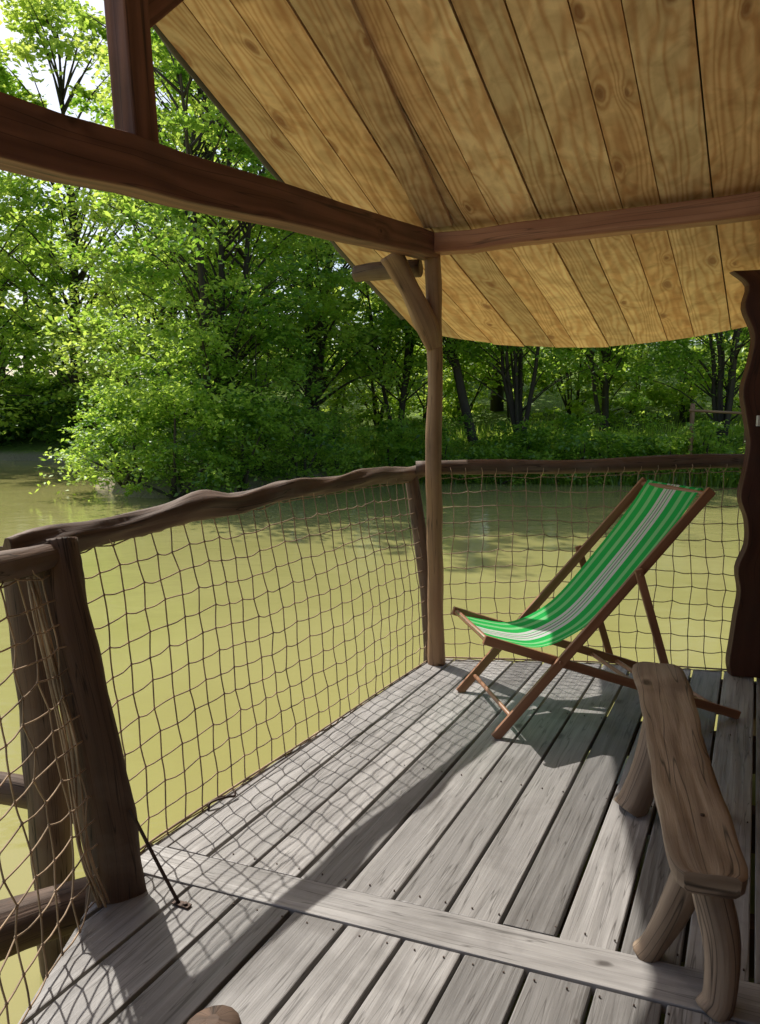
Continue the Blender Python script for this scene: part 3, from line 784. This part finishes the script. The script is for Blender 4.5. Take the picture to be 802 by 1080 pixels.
tree('alder_tree', (-4.6, 21.6), 13.0, 4.2, 0.10, 230, 130, 0.95, 0.16, M_LEAF, 1, stems=3, tr=0.20)
tree('alder_tree', (-8.9, 28.5), 18.0, 4.6, 0.10, 180, 120, 1.15, 0.21, M_LEAFY, 2, stems=2, tr=0.22)
tree('alder_tree', (-2.4, 26.0), 15.0, 4.3, 0.14, 170, 130, 1.1, 0.19, M_LEAFY, 3, stems=2, tr=0.24)
tree('alder_tree', (-14.5, 37.5), 21, 5.5, 0.08, 140, 120, 1.5, 0.28, M_LEAFY, 4, stems=1, tr=0.3)
tree('willow_tree', (-7.0, 33.0), 20, 5.0, 0.10, 130, 120, 1.4, 0.26, M_LEAFY, 5, stems=1, tr=0.3)
tree('leaning_tree', (3.3, 26.0), 9.5, 3.6, 0.42, 90, 120, 0.9, 0.18, M_LEAF, 6, lean=(-0.22, 0.05), tr=0.16)
tree('hazel_tree', (4.7, 25.8), 8.0, 3.2, 0.34, 90, 110, 0.8, 0.16, M_LEAF, 7, stems=8, tr=0.13)
tree('alder_tree', (8.0, 27.5), 10.5, 3.8, 0.34, 90, 120, 0.95, 0.19, M_LEAF, 8, stems=3, tr=0.15)
tree('hazel_tree', (11.3, 25.5), 9.0, 3.6, 0.28, 100, 120, 0.9, 0.17, M_LEAF, 9, stems=7, tr=0.14)
tree('alder_tree', (15.5, 27.0), 12, 4.2, 0.22, 100, 120, 1.0, 0.2, M_LEAF, 10, stems=2, tr=0.2)
tree('alder_tree', (0.6, 27.0), 10, 3.6, 0.28, 90, 120, 0.95, 0.18, M_LEAF, 12, stems=3, tr=0.15)
tree('oak_tree', (5.2, 34.5), 13, 4.6, 0.12, 90, 110, 1.4, 0.26, M_LEAFY, 16, stems=1, tr=0.25)
tree('alder_tree', (-19, 38), 18, 5.5, 0.08, 110, 110, 1.6, 0.32, M_LEAF, 14, tr=0.25)
tree('alder_tree', (22, 24), 14, 5.0, 0.10, 100, 110, 1.5, 0.32, M_LEAF, 15, tr=0.25)

e = empty('distant_trees'); CC = []; rad = []
rg = random.Random(77); mb = MB()
for k in range(30):
    x = -52 + k*3.5 + rg.uniform(-1, 1); y = rg.uniform(42, 52); H = rg.uniform(11, 16); bz = float(hfun(np.array(x), np.array(y)))
    tube(mb, [(x, y, bz-.2), (x+rg.uniform(-.6, .6), y, bz+H*.5), (x+rg.uniform(-1, 1), y, bz+H*.9)], [.22, .15, .04], sides=6, n=2, lump=0)
    for _ in range(38):
        th = rg.uniform(0, 6.28); f = rg.uniform(0.03, 1); q = 3.6*math.sqrt(rg.random())*math.sqrt(max(0.05, 1-((f-.4)/.63)**2))
        CC.append(np.array((x+math.cos(th)*q, y+math.sin(th)*q, bz+H*f))); rad.append(rg.uniform(0.9, 1.8))
mb.obj('distant_trunks', M_BARK, e)
P, rn = clumps_to_leaves(CC, 48, rad); leaves('distant_foliage', P, 0.5, M_LEAFY, rn, e)

def shrub(name, pts, per, crad, lsize, mat, seed, stemp=0.12):
    e = empty(name); rg = random.Random(seed); CC = []; rad = []; mb = MB()
    for (x, y, h, w, n) in pts:
        bz = max(-0.5, float(hfun(np.array(x), np.array(y))))
        for _ in range(n):
            th = rg.uniform(0, 6.28); f = rg.random()**0.8; q = w*math.sqrt(rg.random())*math.sqrt(1-0.8*f*f)
            c = np.array((x+math.cos(th)*q, y+math.sin(th)*q, bz+h*f)); CC.append(c); rad.append(crad*rg.uniform(.6, 1.3))
            if rg.random() < stemp: tube(mb, [(x+rg.uniform(-.2, .2), y, bz-.1), ((x+c[0])/2, (y+c[1])/2, bz+h*f*.6), c], [.05, .03, .008], sides=5, n=2, lump=0)
    mb.obj('stems', M_BARK, e)
    P, rn = clumps_to_leaves(CC, per, rad, 0.7); leaves('foliage', P, lsize, mat, rn, e)
shrub('waterside_shrub', [(-6.4, 19.7, 2.4, 1.7, 42), (-5.0, 18.9, 3.0, 1.8, 48), (-3.6, 19.6, 2.6, 1.6, 42), (-7.2, 21.4, 2.4, 1.4, 30), (-2.2, 21.2, 2.4, 1.7, 38),
      (-1.2, 23.4, 2.2, 1.6, 34), (-5.6, 20.6, 4.6, 2.2, 46), (-3.4, 21.3, 4.2, 2.0, 42)], 105, 0.62, 0.12, M_LEAF, 1)
rp = []; rg = random.Random(8)
for k in range(26):
    x = 0.2 + k*0.85; y = float(np.interp(x, sx, sy)) + rg.uniform(0.2, 1.2); rp.append((x, y, rg.uniform(0.8, 1.9), 1.0, 22))
    if rg.random() < .7: rp.append((x+.4, y+1.6, rg.uniform(0.9, 2.0), 1.0, 14))
shrub('bank_shrubs', rp, 85, 0.5, 0.12, M_LEAF, 2)
rp = []; rg = random.Random(18)
for k in range(17):
    x = -1.5 + k*1.75 + rg.uniform(-.5, .5); rp.append((x, rg.uniform(30, 34), rg.uniform(3.5, 6.5), 1.9, 34))
shrub('woodland_thicket', rp, 75, 0.85, 0.22, M_LEAFY, 5, 0.25)
rp = []
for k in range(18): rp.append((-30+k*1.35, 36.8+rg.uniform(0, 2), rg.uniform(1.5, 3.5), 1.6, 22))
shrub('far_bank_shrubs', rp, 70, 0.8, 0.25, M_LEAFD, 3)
N = 22000
X = RNG.uniform(-1.5, 24, N); Y = np.interp(X, sx, sy) + np.abs(RNG.normal(size=N))*2.8 + 0.1; Z = np.maximum(hfun(X, Y), -0.5)
h = RNG.uniform(0.25, 0.7, N); ang = RNG.uniform(0, 6.28, N); dx = np.cos(ang)*0.03; dy = np.sin(ang)*0.03
bx = RNG.normal(size=N)*0.12; by = RNG.normal(size=N)*0.12
Vg = np.empty((N, 3, 3)); Vg[:, 0] = np.stack([X-dx, Y-dy, Z-.05], 1); Vg[:, 1] = np.stack([X+dx, Y+dy, Z-.05], 1); Vg[:, 2] = np.stack([X+bx, Y+by, Z+h], 1)
np_mesh('bank_grass', Vg.reshape(-1, 3), np.arange(N*3).reshape(N, 3), M_LEAFY, rnd=RNG.uniform(0, 1, N))
fe = empty('wooden_fence')
mb = MB()
zb = float(hfun(np.array(9.3), np.array(23.2)))
tube(mb, [(9.2, 22.9, zb-.3), (9.22, 22.9, 1.9)], 0.07, seed=3, sides=8)
tube(mb, [(10.8, 22.9, zb-.3), (10.85, 22.9, 1.8)], 0.06, seed=4, sides=8)
tube(mb, [(9.1, 22.85, 1.7), (10.95, 22.85, 1.6)], 0.04, seed=5, sides=8)
mb.obj('fence_rails', M_POLE, fe)

# ------------------------------------------------------------ world, sun, camera
w = bpy.data.worlds.new('World'); scene.world = w; w.use_nodes = True
nt = w.node_tree; bg = nt.nodes['Background']
sky = nt.nodes.new('ShaderNodeTexSky'); sky.sky_type = 'NISHITA'; sky.sun_disc = False
sky.sun_elevation = SUN_EL; sky.sun_rotation = SUN_AZ
sky.dust_density = 2.5
nt.links.new(sky.outputs[0], bg.inputs[0]); bg.inputs[1].default_value = 0.15
ld = bpy.data.lights.new('sun', 'SUN'); ld.energy = 5.0; ld.angle = math.radians(0.53); ld.color = (1.0, 0.95, 0.86)
lo = bpy.data.objects.new('sun', ld); scene.collection.objects.link(lo)
lo.rotation_euler = Vector((SX, SY, -1)).to_track_quat('-Z', 'Y').to_euler()
cd = bpy.data.cameras.new('camera'); co = bpy.data.objects.new('camera', cd); scene.collection.objects.link(co)
cd.sensor_fit = 'VERTICAL'; cd.sensor_height = 24; cd.lens = 24*812/1080
cd.clip_start = 0.05; cd.clip_end = 2000
co.location = (0, 0, 1.5); co.rotation_euler = (math.radians(90-7.02), 0, 0)
scene.camera = co
scene.view_settings.view_transform = 'Standard'; scene.view_settings.look = 'None'; scene.view_settings.exposure = 0
